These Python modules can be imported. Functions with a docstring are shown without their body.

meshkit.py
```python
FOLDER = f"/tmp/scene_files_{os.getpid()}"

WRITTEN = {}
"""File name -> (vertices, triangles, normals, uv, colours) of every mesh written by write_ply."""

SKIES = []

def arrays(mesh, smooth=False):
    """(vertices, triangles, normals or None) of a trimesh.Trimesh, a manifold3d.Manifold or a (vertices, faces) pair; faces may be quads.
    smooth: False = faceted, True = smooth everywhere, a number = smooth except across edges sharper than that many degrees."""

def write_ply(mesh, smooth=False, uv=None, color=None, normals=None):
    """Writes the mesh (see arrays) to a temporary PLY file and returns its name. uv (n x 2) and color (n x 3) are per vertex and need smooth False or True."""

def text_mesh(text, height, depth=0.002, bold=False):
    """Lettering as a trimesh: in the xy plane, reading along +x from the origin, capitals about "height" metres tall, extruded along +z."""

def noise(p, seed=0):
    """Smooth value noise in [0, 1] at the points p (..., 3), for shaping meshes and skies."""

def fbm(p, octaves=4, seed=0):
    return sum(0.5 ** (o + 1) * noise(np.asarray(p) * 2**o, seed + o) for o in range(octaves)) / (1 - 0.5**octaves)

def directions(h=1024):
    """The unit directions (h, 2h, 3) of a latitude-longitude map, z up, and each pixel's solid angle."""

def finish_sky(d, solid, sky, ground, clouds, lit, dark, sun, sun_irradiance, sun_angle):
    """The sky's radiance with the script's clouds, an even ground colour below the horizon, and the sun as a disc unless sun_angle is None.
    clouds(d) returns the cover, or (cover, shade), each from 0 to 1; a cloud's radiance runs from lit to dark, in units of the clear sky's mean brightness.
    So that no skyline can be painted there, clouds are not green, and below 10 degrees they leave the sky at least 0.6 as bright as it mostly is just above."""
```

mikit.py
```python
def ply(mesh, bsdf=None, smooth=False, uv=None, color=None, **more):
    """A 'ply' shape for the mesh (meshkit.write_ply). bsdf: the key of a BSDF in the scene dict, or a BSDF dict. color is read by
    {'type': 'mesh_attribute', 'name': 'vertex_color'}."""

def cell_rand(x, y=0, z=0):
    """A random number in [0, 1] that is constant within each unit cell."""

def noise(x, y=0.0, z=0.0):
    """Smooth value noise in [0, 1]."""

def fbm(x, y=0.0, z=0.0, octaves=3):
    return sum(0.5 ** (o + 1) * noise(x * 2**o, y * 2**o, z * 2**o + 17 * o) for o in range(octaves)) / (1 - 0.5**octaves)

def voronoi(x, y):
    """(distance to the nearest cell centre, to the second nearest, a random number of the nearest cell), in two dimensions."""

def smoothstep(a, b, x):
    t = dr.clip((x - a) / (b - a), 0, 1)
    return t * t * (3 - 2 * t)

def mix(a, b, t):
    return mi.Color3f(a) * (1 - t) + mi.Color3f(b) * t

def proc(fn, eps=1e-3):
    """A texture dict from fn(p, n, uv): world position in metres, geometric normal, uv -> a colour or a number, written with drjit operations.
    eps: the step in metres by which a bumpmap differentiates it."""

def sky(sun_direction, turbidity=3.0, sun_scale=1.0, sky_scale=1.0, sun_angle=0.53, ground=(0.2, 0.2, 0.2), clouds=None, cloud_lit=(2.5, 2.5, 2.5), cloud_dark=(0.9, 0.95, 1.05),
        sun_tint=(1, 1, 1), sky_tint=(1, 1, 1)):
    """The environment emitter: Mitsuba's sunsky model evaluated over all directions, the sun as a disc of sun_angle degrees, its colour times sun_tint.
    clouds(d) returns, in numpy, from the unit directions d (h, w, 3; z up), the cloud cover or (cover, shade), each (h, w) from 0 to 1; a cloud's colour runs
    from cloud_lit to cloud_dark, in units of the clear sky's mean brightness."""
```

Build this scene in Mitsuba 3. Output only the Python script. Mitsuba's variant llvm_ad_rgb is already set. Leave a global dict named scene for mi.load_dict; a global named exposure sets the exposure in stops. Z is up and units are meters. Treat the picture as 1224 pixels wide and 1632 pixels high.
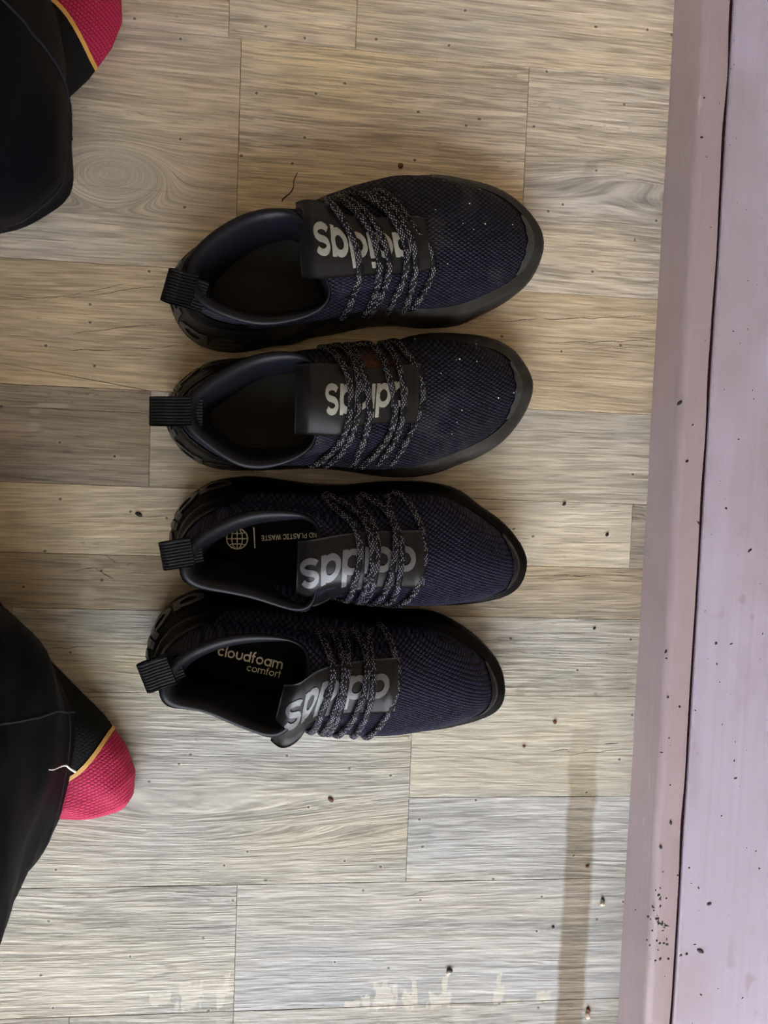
import math, random
import numpy as np, trimesh, drjit as dr, mitsuba as mi, mikit
from mikit import noise, fbm, voronoi, cell_rand, smoothstep, mix
from scipy.interpolate import CubicSpline, PchipInterpolator, RectBivariateSpline
from scipy import ndimage
import shapely
from shapely.geometry import Polygon, LineString, Point, box as sbox
from shapely.ops import unary_union
import meshkit
T = mi.ScalarTransform4f
rng = np.random.default_rng(7)

# ------------------------------------------------------------------ camera
W, H, F, CZ = 1224, 1632, 1131.0, 0.58
M = np.array([[0.9947452467764761, -0.03308607327029135, -0.09688759348420384],
              [0.0379075767763532, 0.9981107108634628, 0.04835312278000143],
              [0.09510472984322238, -0.05177181294088433, 0.994120098250841]])
scene, labels = {}, {}
cam = np.array([0, 0, CZ])
scene['camera'] = {'type': 'perspective', 'fov': math.degrees(2 * math.atan(W / 2 / F)), 'fov_axis': 'x', 'near_clip': 0.01, 'far_clip': 100.0,
                   'to_world': T().look_at(origin=cam.tolist(), target=(cam - M[:, 2]).tolist(), up=M[:, 1].tolist())}
exposure = 5.9
# ------------------------------------------------------------------ daylight: a cloudy sky seen through the glazed door of the room
scene['sky'] = mikit.sky((0.25, 0.75, 0.6), turbidity=5.0, sun_scale=1.0, sky_scale=1.0, ground=(0.25, 0.25, 0.24), sky_tint=(1.0, 1.0, 1.0),
                         clouds=lambda d: np.full(d.shape[:2], 0.75), cloud_lit=(1.5, 1.5, 1.5))


def at(px, py, z=0.0):
    """the point of the place at height z that stands at this place of the photograph's frame"""
    px, py, z = np.broadcast_arrays(np.asarray(px, float), np.asarray(py, float), np.asarray(z, float))
    d = np.stack([(px - W / 2) / F, -(py - H / 2) / F, -np.ones(px.shape)], -1) @ M.T
    t = (z - CZ) / d[..., 2]
    return np.stack([d[..., 0] * t, d[..., 1] * t, z], -1)


def crop(pts, ox, oy, s):
    p = np.asarray(pts, float)
    return np.stack([ox + p[:, 0] / s, oy + p[:, 1] / s], 1)


# ------------------------------------------------------------------ helpers
def bsdf(name, **k):
    two = k.pop('two', True)
    b = {'type': 'principled', **k}
    scene[name] = {'type': 'twosided', 'b': b} if two else b
    return name


def rgb(*c):
    return {'type': 'rgb', 'value': list(map(float, c))}


def bump(name, fn, scale, eps=4e-4, **k):
    scene[name] = {'type': 'twosided', 'b': {'type': 'bumpmap', 'tex': mikit.proc(fn, eps=eps), 'scale': scale, 'b': {'type': 'principled', **k}}}
    return name


def num(key):
    if key not in scene and not any(k.startswith(key + '__') for k in scene) and key not in labels:
        return key
    i = 1
    while True:
        k = f'{key}_{i:03d}'
        if k not in scene and k not in labels and not any(q.startswith(k + '__') for q in scene):
            return k
        i += 1


def add(name, mesh, mat, parent=None, smooth=30, uv=None, label=None, kind=None, **tags):
    key = num((parent + '__' if parent else '') + name)
    scene[key] = mikit.ply(mesh, mat, smooth=smooth, uv=uv)
    t = dict(tags)
    if label: t['label'] = label
    if kind: t['kind'] = kind
    if t: labels[key] = t
    return key


def thing(name, label, category, group=None):
    key = num(name)
    labels[key] = {'label': label, 'category': category}
    if group: labels[key]['group'] = group
    return key


def grid_faces(a, b, wrap_a=False, wrap_b=False):
    ia, ib = np.arange(a if wrap_a else a - 1), np.arange(b if wrap_b else b - 1)
    i, j = np.meshgrid(ia, ib, indexing='ij')
    i2, j2 = (i + 1) % a, (j + 1) % b
    q = np.stack([i * b + j, i2 * b + j, i2 * b + j2, i * b + j2], -1).reshape(-1, 4)
    return np.vstack([q[:, [0, 1, 2]], q[:, [0, 2, 3]]])


def mesh(v, f):
    return trimesh.Trimesh(np.asarray(v, float).reshape(-1, 3), f, process=False)


def loft(rings, cap0=False, cap1=False, wrap=True):
    R = np.asarray(rings, float)
    a, b = R.shape[:2]
    v, f = R.reshape(-1, 3), grid_faces(a, b, wrap_b=wrap)
    ex = []
    for k, on in ((0, cap0), (a - 1, cap1)):
        if on:
            c = len(v)
            v = np.vstack([v, R[k].mean(0)])
            j = np.arange(b)
            tri = np.stack([k * b + j, k * b + (j + 1) % b, np.full(b, c)], 1)
            ex.append(tri if k else tri[:, ::-1])
    if ex: f = np.vstack([f] + ex)
    m = mesh(v, f)
    return m


def solid(G, thick):
    """a sheet G (a, b, 3) given a thickness along its own normals"""
    G = np.asarray(G, float)
    a, b = G.shape[:2]
    n = np.cross(np.gradient(G, axis=0), np.gradient(G, axis=1))
    n /= np.linalg.norm(n, axis=2, keepdims=True) + 1e-12
    if n[..., 2].mean() < 0: n = -n
    v = np.vstack([G.reshape(-1, 3), (G - n * thick).reshape(-1, 3)])
    f = grid_faces(a, b)
    N = a * b
    idx = np.arange(N).reshape(a, b)
    rim = np.concatenate([idx[:, 0], idx[-1, 1:], idx[-2::-1, -1], idx[0, -2:0:-1]])
    r2 = np.roll(rim, -1)
    side = np.vstack([np.stack([rim, r2, r2 + N], 1), np.stack([rim, r2 + N, rim + N], 1)])
    m = mesh(v, np.vstack([f, f[:, ::-1] + N, side]))
    return m, n


def tube(P, r, sides=10, cap=True, flat=1.0):
    P = np.asarray(P, float)
    t = np.gradient(P, axis=0)
    t /= np.linalg.norm(t, axis=1, keepdims=True) + 1e-12
    up = np.array([0, 0, 1.0])
    a = np.cross(t, up)
    a /= np.linalg.norm(a, axis=1, keepdims=True) + 1e-9
    b = np.cross(a, t)
    ang = np.arange(sides + 1) * 2 * np.pi / sides
    r = np.broadcast_to(r, (len(P),))
    V = P[:, None] + r[:, None, None] * (np.cos(ang)[None, :, None] * a[:, None] + flat * np.sin(ang)[None, :, None] * b[:, None])
    s = np.concatenate([[0], np.cumsum(np.linalg.norm(np.diff(P, axis=0), axis=1))])
    uv = np.stack(np.broadcast_arrays(s[:, None], (np.arange(sides + 1) / sides)[None, :]), -1).reshape(-1, 2)
    return mesh(V, grid_faces(len(P), sides + 1)), uv


def spline(P, n, closed=False):
    P = np.asarray(P, float)
    if closed: P = np.vstack([P, P[:1]])
    d = np.concatenate([[0], np.cumsum(np.sqrt(np.linalg.norm(np.diff(P, axis=0), axis=1)) + 1e-9)])
    c = CubicSpline(d, P, bc_type='periodic' if closed else 'natural')
    q = c(np.linspace(0, d[-1], 40 * len(P)))
    s = np.concatenate([[0], np.cumsum(np.linalg.norm(np.diff(q, axis=0), axis=1))])
    u = np.linspace(0, s[-1], n + (1 if closed else 0))
    q = np.stack([np.interp(u, s, q[:, k]) for k in range(q.shape[1])], 1)
    return q[:-1] if closed else q


# ------------------------------------------------------------------ the room
YL = [0.3377, 0.158, 0.0617, -0.0145, -0.0694, -0.1134, -0.1804, -0.2682, -0.3412, -0.45]
XS = 0.2807                       # where the step's face meets the floor
xa, xb = float(at(365, 30)[0]), float(at(568, 40)[0])
FX0, FX1, FY0, FY1 = -1.5, 0.285, -1.6, 1.5
x4, x6, x10 = (float(at(*q)[0]) for q in ((1006, 855), (19, 985), (110, 1620)))
y3 = float(at(np.array([0, 240]), np.array([644.5, 661]))[:, 1].mean())
PL = [  # x0, x1, y0, y1, tone (the print of each board), style
    (FX0, xa, YL[0], .53, (.40, .335, .25), 0), (xa, xb, YL[0], .53, (.42, .36, .27), 2), (xb, FX1, YL[0], .53, (.42, .36, .265), 0),
    (FX0, -.0692, YL[1], YL[0], (.42, .355, .265), 1), (-.0692, .1612, YL[1], YL[0], (.445, .375, .27), 1), (.1612, FX1, YL[1], YL[0], (.42, .37, .295), 1),
    (FX0, FX1, YL[2], YL[1], (.43, .345, .225), 3),
    (FX0, -.1322, YL[3], y3, (.30, .25, .185), 2), (FX0, -.1322, y3, YL[2], (.31, .26, .19), 2), (-.1322, FX1, YL[3], YL[2], (.40, .36, .285), 2),
    (FX0, x4, YL[4], YL[3], (.53, .465, .345), 4), (x4, FX1, YL[4], YL[3], (.33, .29, .215), 4),
    (FX0, FX1, YL[5], YL[4], (.345, .285, .20), 3),
    (FX0, x6, YL[6], YL[5], (.36, .31, .225), 2), (x6, FX1, YL[6], YL[5], (.40, .37, .30), 2),
    (FX0, .087, YL[8], YL[6], (.435, .41, .355), 1), (.087, FX1, YL[7], YL[6], (.51, .48, .405), 4), (.087, FX1, YL[8], YL[7], (.46, .44, .39), 2),
    (FX0, -.0538, YL[9], YL[8], (.42, .40, .355), 0), (-.0538, FX1, YL[9], YL[8], (.43, .415, .385), 0),
    (FX0, x10, -.56, YL[9], (.33, .29, .23), 2), (x10, -.0538, -.56, YL[9], (.40, .375, .32), 2), (-.0538, FX1, -.56, YL[9], (.41, .39, .35), 2),
]
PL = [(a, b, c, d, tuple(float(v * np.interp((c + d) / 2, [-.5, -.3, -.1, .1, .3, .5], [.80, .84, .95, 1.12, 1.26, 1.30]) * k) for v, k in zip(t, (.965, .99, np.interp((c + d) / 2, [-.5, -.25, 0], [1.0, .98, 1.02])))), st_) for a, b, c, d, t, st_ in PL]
yy, k = .53, 0
while yy < FY1 - .01:
    y2 = min(yy + .18, FY1)
    PL += [(FX0, -.5 + .3 * (k % 3), yy, y2, (.40, .35, .27), 0), (-.5 + .3 * (k % 3), FX1, yy, y2, (.42, .37, .29), 1)]
    yy, k = y2, k + 1
yy = -.56
while yy > FY0 + .01:
    y2 = max(yy - .18, FY0)
    PL += [(FX0, -.6 + .3 * (k % 3), y2, yy, (.40, .37, .31), 1), (-.6 + .3 * (k % 3), FX1, y2, yy, (.42, .40, .35), 0)]
    yy, k = y2, k + 1


CRACKS = [(0, 474, 130, 473, .0006), (130, 473, 262, 454, .0006), (108, 557, 200, 559, .0009), (115, 531, 262, 516, .0008), (60, 480, 235, 446, .0005), (200, 558, 300, 550, .0005),
          (760, 513, 1045, 503, .0008), (850, 547, 1045, 542, .0008), (880, 556, 1045, 553, .0005), (878, 1198, 912, 1193, .0010), (900, 1203, 1008, 1193, .0007), (962, 1186, 985, 1185, .0012),
          (872, 917, 942, 917, .0010), (120, 910, 150, 904, .0008), (150, 904, 190, 930, .0008), (168, 885, 195, 906, .0008), (195, 906, 215, 895, .0007), (195, 914, 250, 914, .0005), (70, 1034, 150, 1030, .0006), (640, 1430, 700, 1416, .0006)]


def board_of(p):
    tone, st, rnd = mi.Color3f(.4, .36, .3), mi.Float(0), mi.Float(0)
    for i, (a, b, c, d, t, s) in enumerate(PL):
        on = (p.x > a) & (p.x < b) & (p.y > c) & (p.y < d)
        tone = dr.select(on, mi.Color3f(*t), tone)
        st = dr.select(on, float(s), st)
        rnd = dr.select(on, float(i) * 3.7 + 1.3, rnd)
    return tone, st, rnd


KNOT, ARCH = at(178, 277).tolist(), at(1120, 300).tolist()
ARCH2 = at(640, 1315).tolist()


def grain(p, rnd):
    """height of the embossed grain from 0 to 1 and its slow wander"""
    x, y = p.x, p.y
    wander = (noise(x * 5 + rnd, y * 14, rnd) - .5) * .012 + (noise(x * 17, y * 40 + rnd, rnd) - .5) * .0022
    dk = dr.sqrt(dr.square((x - KNOT[0]) / 1.9) + dr.square(y - KNOT[1]))
    knot = dr.exp(-dr.square(dk / .014))
    w = (y + wander) * (1 - knot) + (dk * 1.0 + (noise(x * 45, y * 60) - .5) * .014 + (noise(x * 120, y * 120) - .5) * .007 + (noise(x * 300, y * 300) - .5) * .003) * knot
    # the cathedral grain beside the step
    da = dr.exp(-dr.square((y - ARCH[1]) / .020) - dr.square((x - ARCH[0]) / .085))
    w = w + da * (dr.abs(y - ARCH[1]) * 1.3 + (x - ARCH[0]) * .55)
    d2 = dr.exp(-dr.square((y - ARCH2[1]) / .022) - dr.square((x - ARCH2[0] + .12) / .16))
    w = w + d2 * (dr.abs(y - ARCH2[1]) * .8 - (x - ARCH2[0]) * .12)
    ridge = smoothstep(.30, .70, noise(w * 360, x * 13 + rnd * 3, rnd)) * .45 + smoothstep(.32, .68, noise(w * 900 + 40, x * 42, rnd)) * .55
    fine = smoothstep(.25, .75, noise(x * 60, w * 1700, rnd))
    return ridge, fine, w


def floor_color(p, n, uv):
    tone, st, rnd = board_of(p)
    ridge, fine, w = grain(p, rnd)
    x, y = p.x, p.y
    gain = 1 + (ridge - .5) * dr.select(st < 1.5, .46, dr.select(st < 3.5, .40, .24)) + (fine - .5) * .28
    cloud = fbm(x * 13 + rnd, y * 34, rnd, 3)
    gain *= 1 + (cloud - .5) * dr.select((st > 1.5) & (st < 3.5), .60, .26)
    patch = fbm(x * 9 + rnd * 2, y * 60 + noise(x * 20, y * 20) * 1.5, rnd + 3, 3) - .5
    tone = tone * (1 + patch * dr.select(st < .5, .55, .22) * mi.Color3f(1.15, 1.0, .75))
    warm = noise(x * 9 + 31, y * 26 + rnd, rnd) - .5
    c = tone * gain * mi.Color3f(1 + warm * .10, 1, 1 - warm * .24)
    # weathered white brush marks across rough boards
    brush = smoothstep(.62, .80, noise(x * 60 + rnd, y * 22, rnd) * .55 + noise(x * 24, y * 320, rnd) * .45)
    c = mix(c, mi.Color3f(.60, .58, .53) * 1.0, brush * dr.select(st > 1.5, .30, .10))
    # short dark pores and long drying cracks
    pore = smoothstep(.70, .86, noise(x * 40 + 9 * noise(x * 30, y * 300), w * 760 + 3 * noise(x * 50, y * 50), rnd + 5)) * smoothstep(.35, .65, noise(x * 14, y * 50, rnd))
    c *= 1 - pore * dr.select(st > 3.5, .42, .26)
    crack = smoothstep(.012, .003, dr.abs(noise(x * 2.6 + rnd, (y + .14 * x * dr.select(st > 2.5, 1.0, 0.0)) * 34, rnd + 9) - .5)) * smoothstep(.55, .68, noise(x * 7, y * 12 + rnd, rnd))
    c *= 1 - crack * dr.select((st > 2.5) & (st < 3.5), .70, .22)
    # small dark nicks with a pale lip
    d1, _, w1 = voronoi(x * 21 + (noise(x * 300, y * 300) - .5) * .03, y * 24)
    nick = smoothstep(.034, .016, d1) * dr.select(w1 > .35, 1.0, 0.0)
    lip = smoothstep(.060, .036, d1) * dr.select(w1 > .55, .25, 0.0)
    c = mix(c, mi.Color3f(.62, .58, .48), lip * (1 - nick))
    c *= 1 - nick * .68
    # the longest dry cracks of the print
    mark = mi.Float(0)
    for (u0, v0, u1, v1, wd) in CRACKS:
        p0, p1 = at(u0, v0).tolist(), at(u1, v1).tolist()
        ex, ey = p1[0] - p0[0], p1[1] - p0[1]
        t_ = dr.clip(((x - p0[0]) * ex + (y - p0[1]) * ey) / (ex * ex + ey * ey), 0, 1)
        dd = dr.sqrt(dr.square(x - p0[0] - t_ * ex) + dr.square(y - p0[1] - t_ * ey + (noise(x * 120, 4.0) - .5) * .0016))
        mark = dr.maximum(mark, smoothstep(wd * .62, wd * .2, dd / (dr.sin((t_ * .9 + .05) * math.pi) + .15)) * smoothstep(.0, .35, noise(x * 110, y * 40)))
    c *= 1 - mark * .72
    # pale patches of the print near the bottom boards
    pale = mi.Float(0)
    for (u, v, hw, hh) in ((252, 1594, 10, 8), (268, 1592, 6, 10), (303, 1587, 17, 19), (352, 1590, 8, 16), (361, 1570, 4, 16), (560, 1600, 14, 5), (583, 1596, 7, 9), (612, 1587, 17, 19), (650, 1592, 8, 15), (660, 1580, 5, 20), (701, 1594, 18, 12), (709, 1570, 5, 18), (793, 1585, 9, 14), (795, 1562, 4, 12), (866, 1588, 14, 9), (820, 1596, 12, 4)):
        q = at(u, v).tolist()
        e = (noise(x * 420, y * 160) - .5) * .9
        pale = dr.maximum(pale, smoothstep(1.2, .8, dr.maximum(dr.abs(x - q[0]) / (hw * .00052), dr.abs(y - q[1]) / (hh * .00052)) + e))
    c = mix(c, mi.Color3f(.52, .49, .41), pale * .60)
    # a brown stain of old glue along the foot of the step
    s0, s1 = at(934, 1150).tolist(), at(907, 1632).tolist()
    tt = (y - s0[1]) / (s1[1] - s0[1])
    xc = s0[0] + (s1[0] - s0[0]) * dr.clip(tt, -.3, 1.2)
    side = dr.abs(x - xc + (noise(y * 45, 3.0) - .5) * .003) / .0125
    stain = smoothstep(1.18, .78, side) * smoothstep(-.12, .42, tt) * (.72 + .45 * (noise(y * 30, x * 30) - .3))
    c *= mix(mi.Color3f(1), mi.Color3f(.53, .43, .30), dr.clip(stain, 0, 1))
    return dr.clip(c, .01, .85)


def floor_relief(p, n, uv):
    _, st, rnd = board_of(p)
    ridge, fine, w = grain(p, rnd)
    return ridge * .7 + fine * .3 + .6 * noise(p.x * 160, p.y * 420)


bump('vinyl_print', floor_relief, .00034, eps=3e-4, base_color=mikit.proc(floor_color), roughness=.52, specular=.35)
bsdf('joint_dirt', base_color=rgb(.10, .08, .06), roughness=.9)
m = trimesh.creation.box(bounds=[[FX0, FY0, -.03], [FX1 + .5, FY1, -.0042]])
add('floor', m, 'joint_dirt', smooth=False, kind='structure', label='floor of pale weathered wood-print vinyl planks')


def plank(a, b, c, d):
    g, e = .00013, .0003
    a, b, c, d = a + g, b - g, c + g, d - g
    lo = [(a, c, -.0042), (b, c, -.0042), (b, d, -.0042), (a, d, -.0042)]
    mid = [(x, y, -e) for x, y, _ in lo]
    top = [(a + e, c + e, 0), (b - e, c + e, 0), (b - e, d - e, 0), (a + e, d - e, 0)]
    f = grid_faces(3, 4, wrap_b=True)
    f = np.vstack([f, [[8, 9, 10], [8, 10, 11], [0, 2, 1], [0, 3, 2]]])
    return mesh(np.array(lo + mid + top), f)


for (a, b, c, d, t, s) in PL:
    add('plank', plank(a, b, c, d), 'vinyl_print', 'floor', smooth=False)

# --- the painted step to the right: an edging board, a gap, and the tread board behind it
SH = .0487
xg = float(at(1120, 816, SH)[0])


def paint_color(base):
    def fn(p, n, uv):
        s = noise(p.x * 900, p.y * 10, p.z * 900) * .5 + noise(p.x * 260, p.y * 5, p.z * 260) * .5
        c = mi.Color3f(*base) * (1 + (s - .5) * .12) * (1 + (fbm(p.x * 14, p.y * 9, p.z * 14, 3) - .5) * .16)
        grime = smoothstep(.60, .82, fbm(p.x * 26 + 7, p.y * 19, p.z * 30, 4)) * .5
        grime = dr.maximum(grime, .8 * smoothstep(.80, .9, noise(p.x * 120, p.y * 70, p.z * 120)) * smoothstep(.5, .7, noise(p.x * 11, p.y * 9 + 5)))
        c = mix(c, mi.Color3f(.22, .17, .17), grime * .5)
        c = mix(c, mi.Color3f(.30, .24, .25), smoothstep(.48, .72, fbm(p.x * 7 + 3, p.y * 5 + 1, 2.0, 4)) * .55)
        # scuffs where the edge is worn
        worn = smoothstep(.80, .92, fbm(p.x * 200, p.y * 45, p.z * 150, 3)) * smoothstep(.012, .002, dr.abs(p.x - XS - .003))
        return mix(c, mi.Color3f(.62, .54, .48), worn * .5)
    return fn


def paint_relief(p, n, uv):
    return noise(p.x * 700, p.y * 14, p.z * 700) + .5 * noise(p.x * 220, p.y * 30, p.z * 200)


bump('lilac_trim_paint', paint_relief, .00012, base_color=mikit.proc(paint_color((.34, .272, .300))), roughness=.38, specular=.45)
bump('lilac_tread_paint', paint_relief, .0001, base_color=mikit.proc(paint_color((.395, .352, .450))), roughness=.40, specular=.45)


def profile_run(P, y0, y1, n=60, wob=0.0):
    P = np.asarray(P, float)
    rows = []
    for y in np.linspace(y0, y1, n):
        q = np.stack([P[:, 0], np.full(len(P), y), P[:, 1]], 1)
        if wob:
            k = meshkit.noise(np.stack([P[:, 0] * 40, np.full(len(P), y * 22), P[:, 1] * 40], 1), 3) - .5
            q[:, 0] += k * wob
            q[:, 2] += k * wob * (P[:, 1] > .01)
        rows.append(q)
    return loft(rows, True, True)


r = .0065
arc = [(XS + r - r * math.cos(t), SH - r + r * math.sin(t)) for t in np.linspace(0, math.pi / 2, 9)]
P = [(XS, -.004), (XS, .014), (XS, .030)] + arc + [(xg - .003, SH), (xg - .0015, SH - .001), (xg - .0015, -.004)]
step = 'step'
labels[step] = {'kind': 'structure', 'label': 'low wooden step painted lilac along the right edge of the floor'}
add('edging', profile_run(P[::-1], FY0, FY1, 260, .0012), 'lilac_trim_paint', step, smooth=35, label='pinkish lilac edging board with a rounded worn front edge')
P = [(xg + .0016, -.004), (xg + .0016, SH - .0012), (xg + .003, SH + .0002), (.95, SH + .0002), (.95, -.004)]
add('tread', profile_run(P[::-1], FY0, FY1, 60, .0006), 'lilac_tread_paint', step, smooth=35, label='wide bluish lilac tread board')
bsdf('gap_dark', base_color=rgb(.020, .008, .010), roughness=.95, specular=.05)
add('gap_filler', trimesh.creation.box(bounds=[[xg - .003, FY0, -.002], [xg + .004, FY1, SH - .0035]]), 'gap_dark', step, smooth=False, label='dark red grime in the gap')

# --- walls, ceiling and the glazed door that lets the daylight in (all beyond the frame)
bsdf('cream_wall', base_color=rgb(.46, .38, .29), roughness=.8)
bsdf('white_ceiling', base_color=rgb(.45, .41, .35), roughness=.85)
bsdf('white_frame', base_color=rgb(.75, .75, .73), roughness=.4)
RX0, RX1, RY0, RY1, RZ = -1.5, .95, -1.6, 1.5, 2.4


def bx(a, b):
    return trimesh.creation.box(bounds=[a, b])


add('wall_left', bx([RX0 - .1, RY0 - .1, -.03], [RX0, RY1 + .1, RZ]), 'cream_wall', smooth=False, kind='structure', label='cream wall behind the seated person')
add('wall_right', bx([RX1, RY0 - .1, -.03], [RX1 + .1, RY1 + .1, RZ]), 'cream_wall', smooth=False, kind='structure', label='cream wall beyond the lilac step')
add('wall_back', bx([RX0, RY1, -.03], [RX1, RY1 + .1, RZ]), 'cream_wall', smooth=False, kind='structure', label='cream wall opposite the window')
WX0, WX1, WZ0, WZ1 = -1.2, .80, .12, 1.90
front = trimesh.util.concatenate([bx([RX0, RY0 - .1, -.03], [WX0, RY0, RZ]), bx([WX1, RY0 - .1, -.03], [RX1, RY0, RZ]), bx([WX0, RY0 - .1, -.03], [WX1, RY0, WZ0]), bx([WX0, RY0 - .1, WZ1], [WX1, RY0, RZ])])
add('wall_front', front, 'cream_wall', smooth=False, kind='structure', label='cream wall around the wide window')
add('ceiling', bx([RX0 - .1, RY0 - .1, RZ], [RX1 + .1, RY1 + .1, RZ + .05]), 'white_ceiling', smooth=False, kind='structure', label='white ceiling')
fr = trimesh.util.concatenate([bx([WX0, RY0 - .07, WZ0], [WX0 + .05, RY0 - .02, WZ1]), bx([WX1 - .05, RY0 - .07, WZ0], [WX1, RY0 - .02, WZ1]), bx([WX0, RY0 - .07, WZ0], [WX1, RY0 - .02, WZ0 + .05]),
                               bx([WX0, RY0 - .07, WZ1 - .05], [WX1, RY0 - .02, WZ1]), bx([-.2, RY0 - .07, WZ0], [-.15, RY0 - .02, WZ1])])
add('window_1', fr, 'white_frame', smooth=False, kind='structure', label='white frame of the wide window')

# ------------------------------------------------------------------ lettering
def arcpts(cx, cy, rx, ry, a0, a1, n=22):
    t = np.radians(np.linspace(a0, a1, n))
    return np.stack([cx + rx * np.cos(t), cy + ry * np.sin(t)], 1)


def glyph(ch, w):
    """a round stroke letter of x-height 1: (shape, advance)"""
    h = w / 2
    S = lambda *ls: unary_union([LineString(l).buffer(h, cap_style='flat', join_style='round') for l in ls])
    R = .5 - h
    bowl = arcpts(.5, .5, R + .02, R, 0, 360, 48)
    if ch == 'o': return S(bowl), 1.04
    if ch == 'a': return S(bowl, [(1 - h, 0), (1 - h, 1)]), 1.0
    if ch == 'd': return S(bowl, [(1 - h, 0), (1 - h, 1.38)]), 1.0
    if ch == 'i': return unary_union([S([(h, 0), (h, 1)]), sbox(0, 1.14, w, 1.38)]), w
    if ch == 'l': return S([(h, 0), (h, 1.4)]), w
    if ch == 'c': return S(arcpts(.5, .5, R, R, 45, 315, 40)), .92
    if ch == 'u': return S(np.vstack([[(h, 1)], arcpts(.47, .45, .47 - h, .45 - h, 180, 360, 24), [(.94 - h, 1)]])), .94
    if ch == 'm':
        a1 = np.vstack([arcpts(.42, .60, .42 - h, .40 - h, 180, 0, 20), [(.84 - h, 0)]])
        a2 = np.vstack([arcpts(1.26 - w, .60, .42 - h, .40 - h, 180, 0, 20), [(1.68 - w - h, 0)]])
        return S([(h, 0), (h, 1)], a1, a2), 1.68 - w
    if ch == 'r': return S([(h, 0), (h, 1)], arcpts(.46, .56, .46 - h, .44 - h, 180, 70, 16)), .5
    if ch == 'f': return S(np.vstack([[(.22, 0), (.22, 1.05)], arcpts(.48, 1.10, .26, .28, 180, 85, 14)]), [(0, 1 - h), (.5, 1 - h)]), .54
    if ch == 't': return S([(.22, 0), (.22, 1.35)], [(0, 1 - h), (.48, 1 - h)]), .5
    if ch == 'n': return S([(h, 0), (h, 1)], np.vstack([arcpts(.45, .58, .45 - h, .42 - h, 180, 0, 20), [(.9 - h, 0)]])), .9
    if ch == 's':
        h = min(h, .105)
        S = lambda *ls: unary_union([LineString(l).buffer(h, cap_style='flat', join_style='round') for l in ls])
        ry = .25 + .25 * 0 - h / 2
        a = arcpts(.45, 1 - h - ry, .36 - h * .2, ry, 28, 250, 30)
        b = arcpts(.45, h + ry, .38 - h * .2, ry, 70, -152, 30)
        return S(np.vstack([a, b])), .90
    return None, .5


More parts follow.
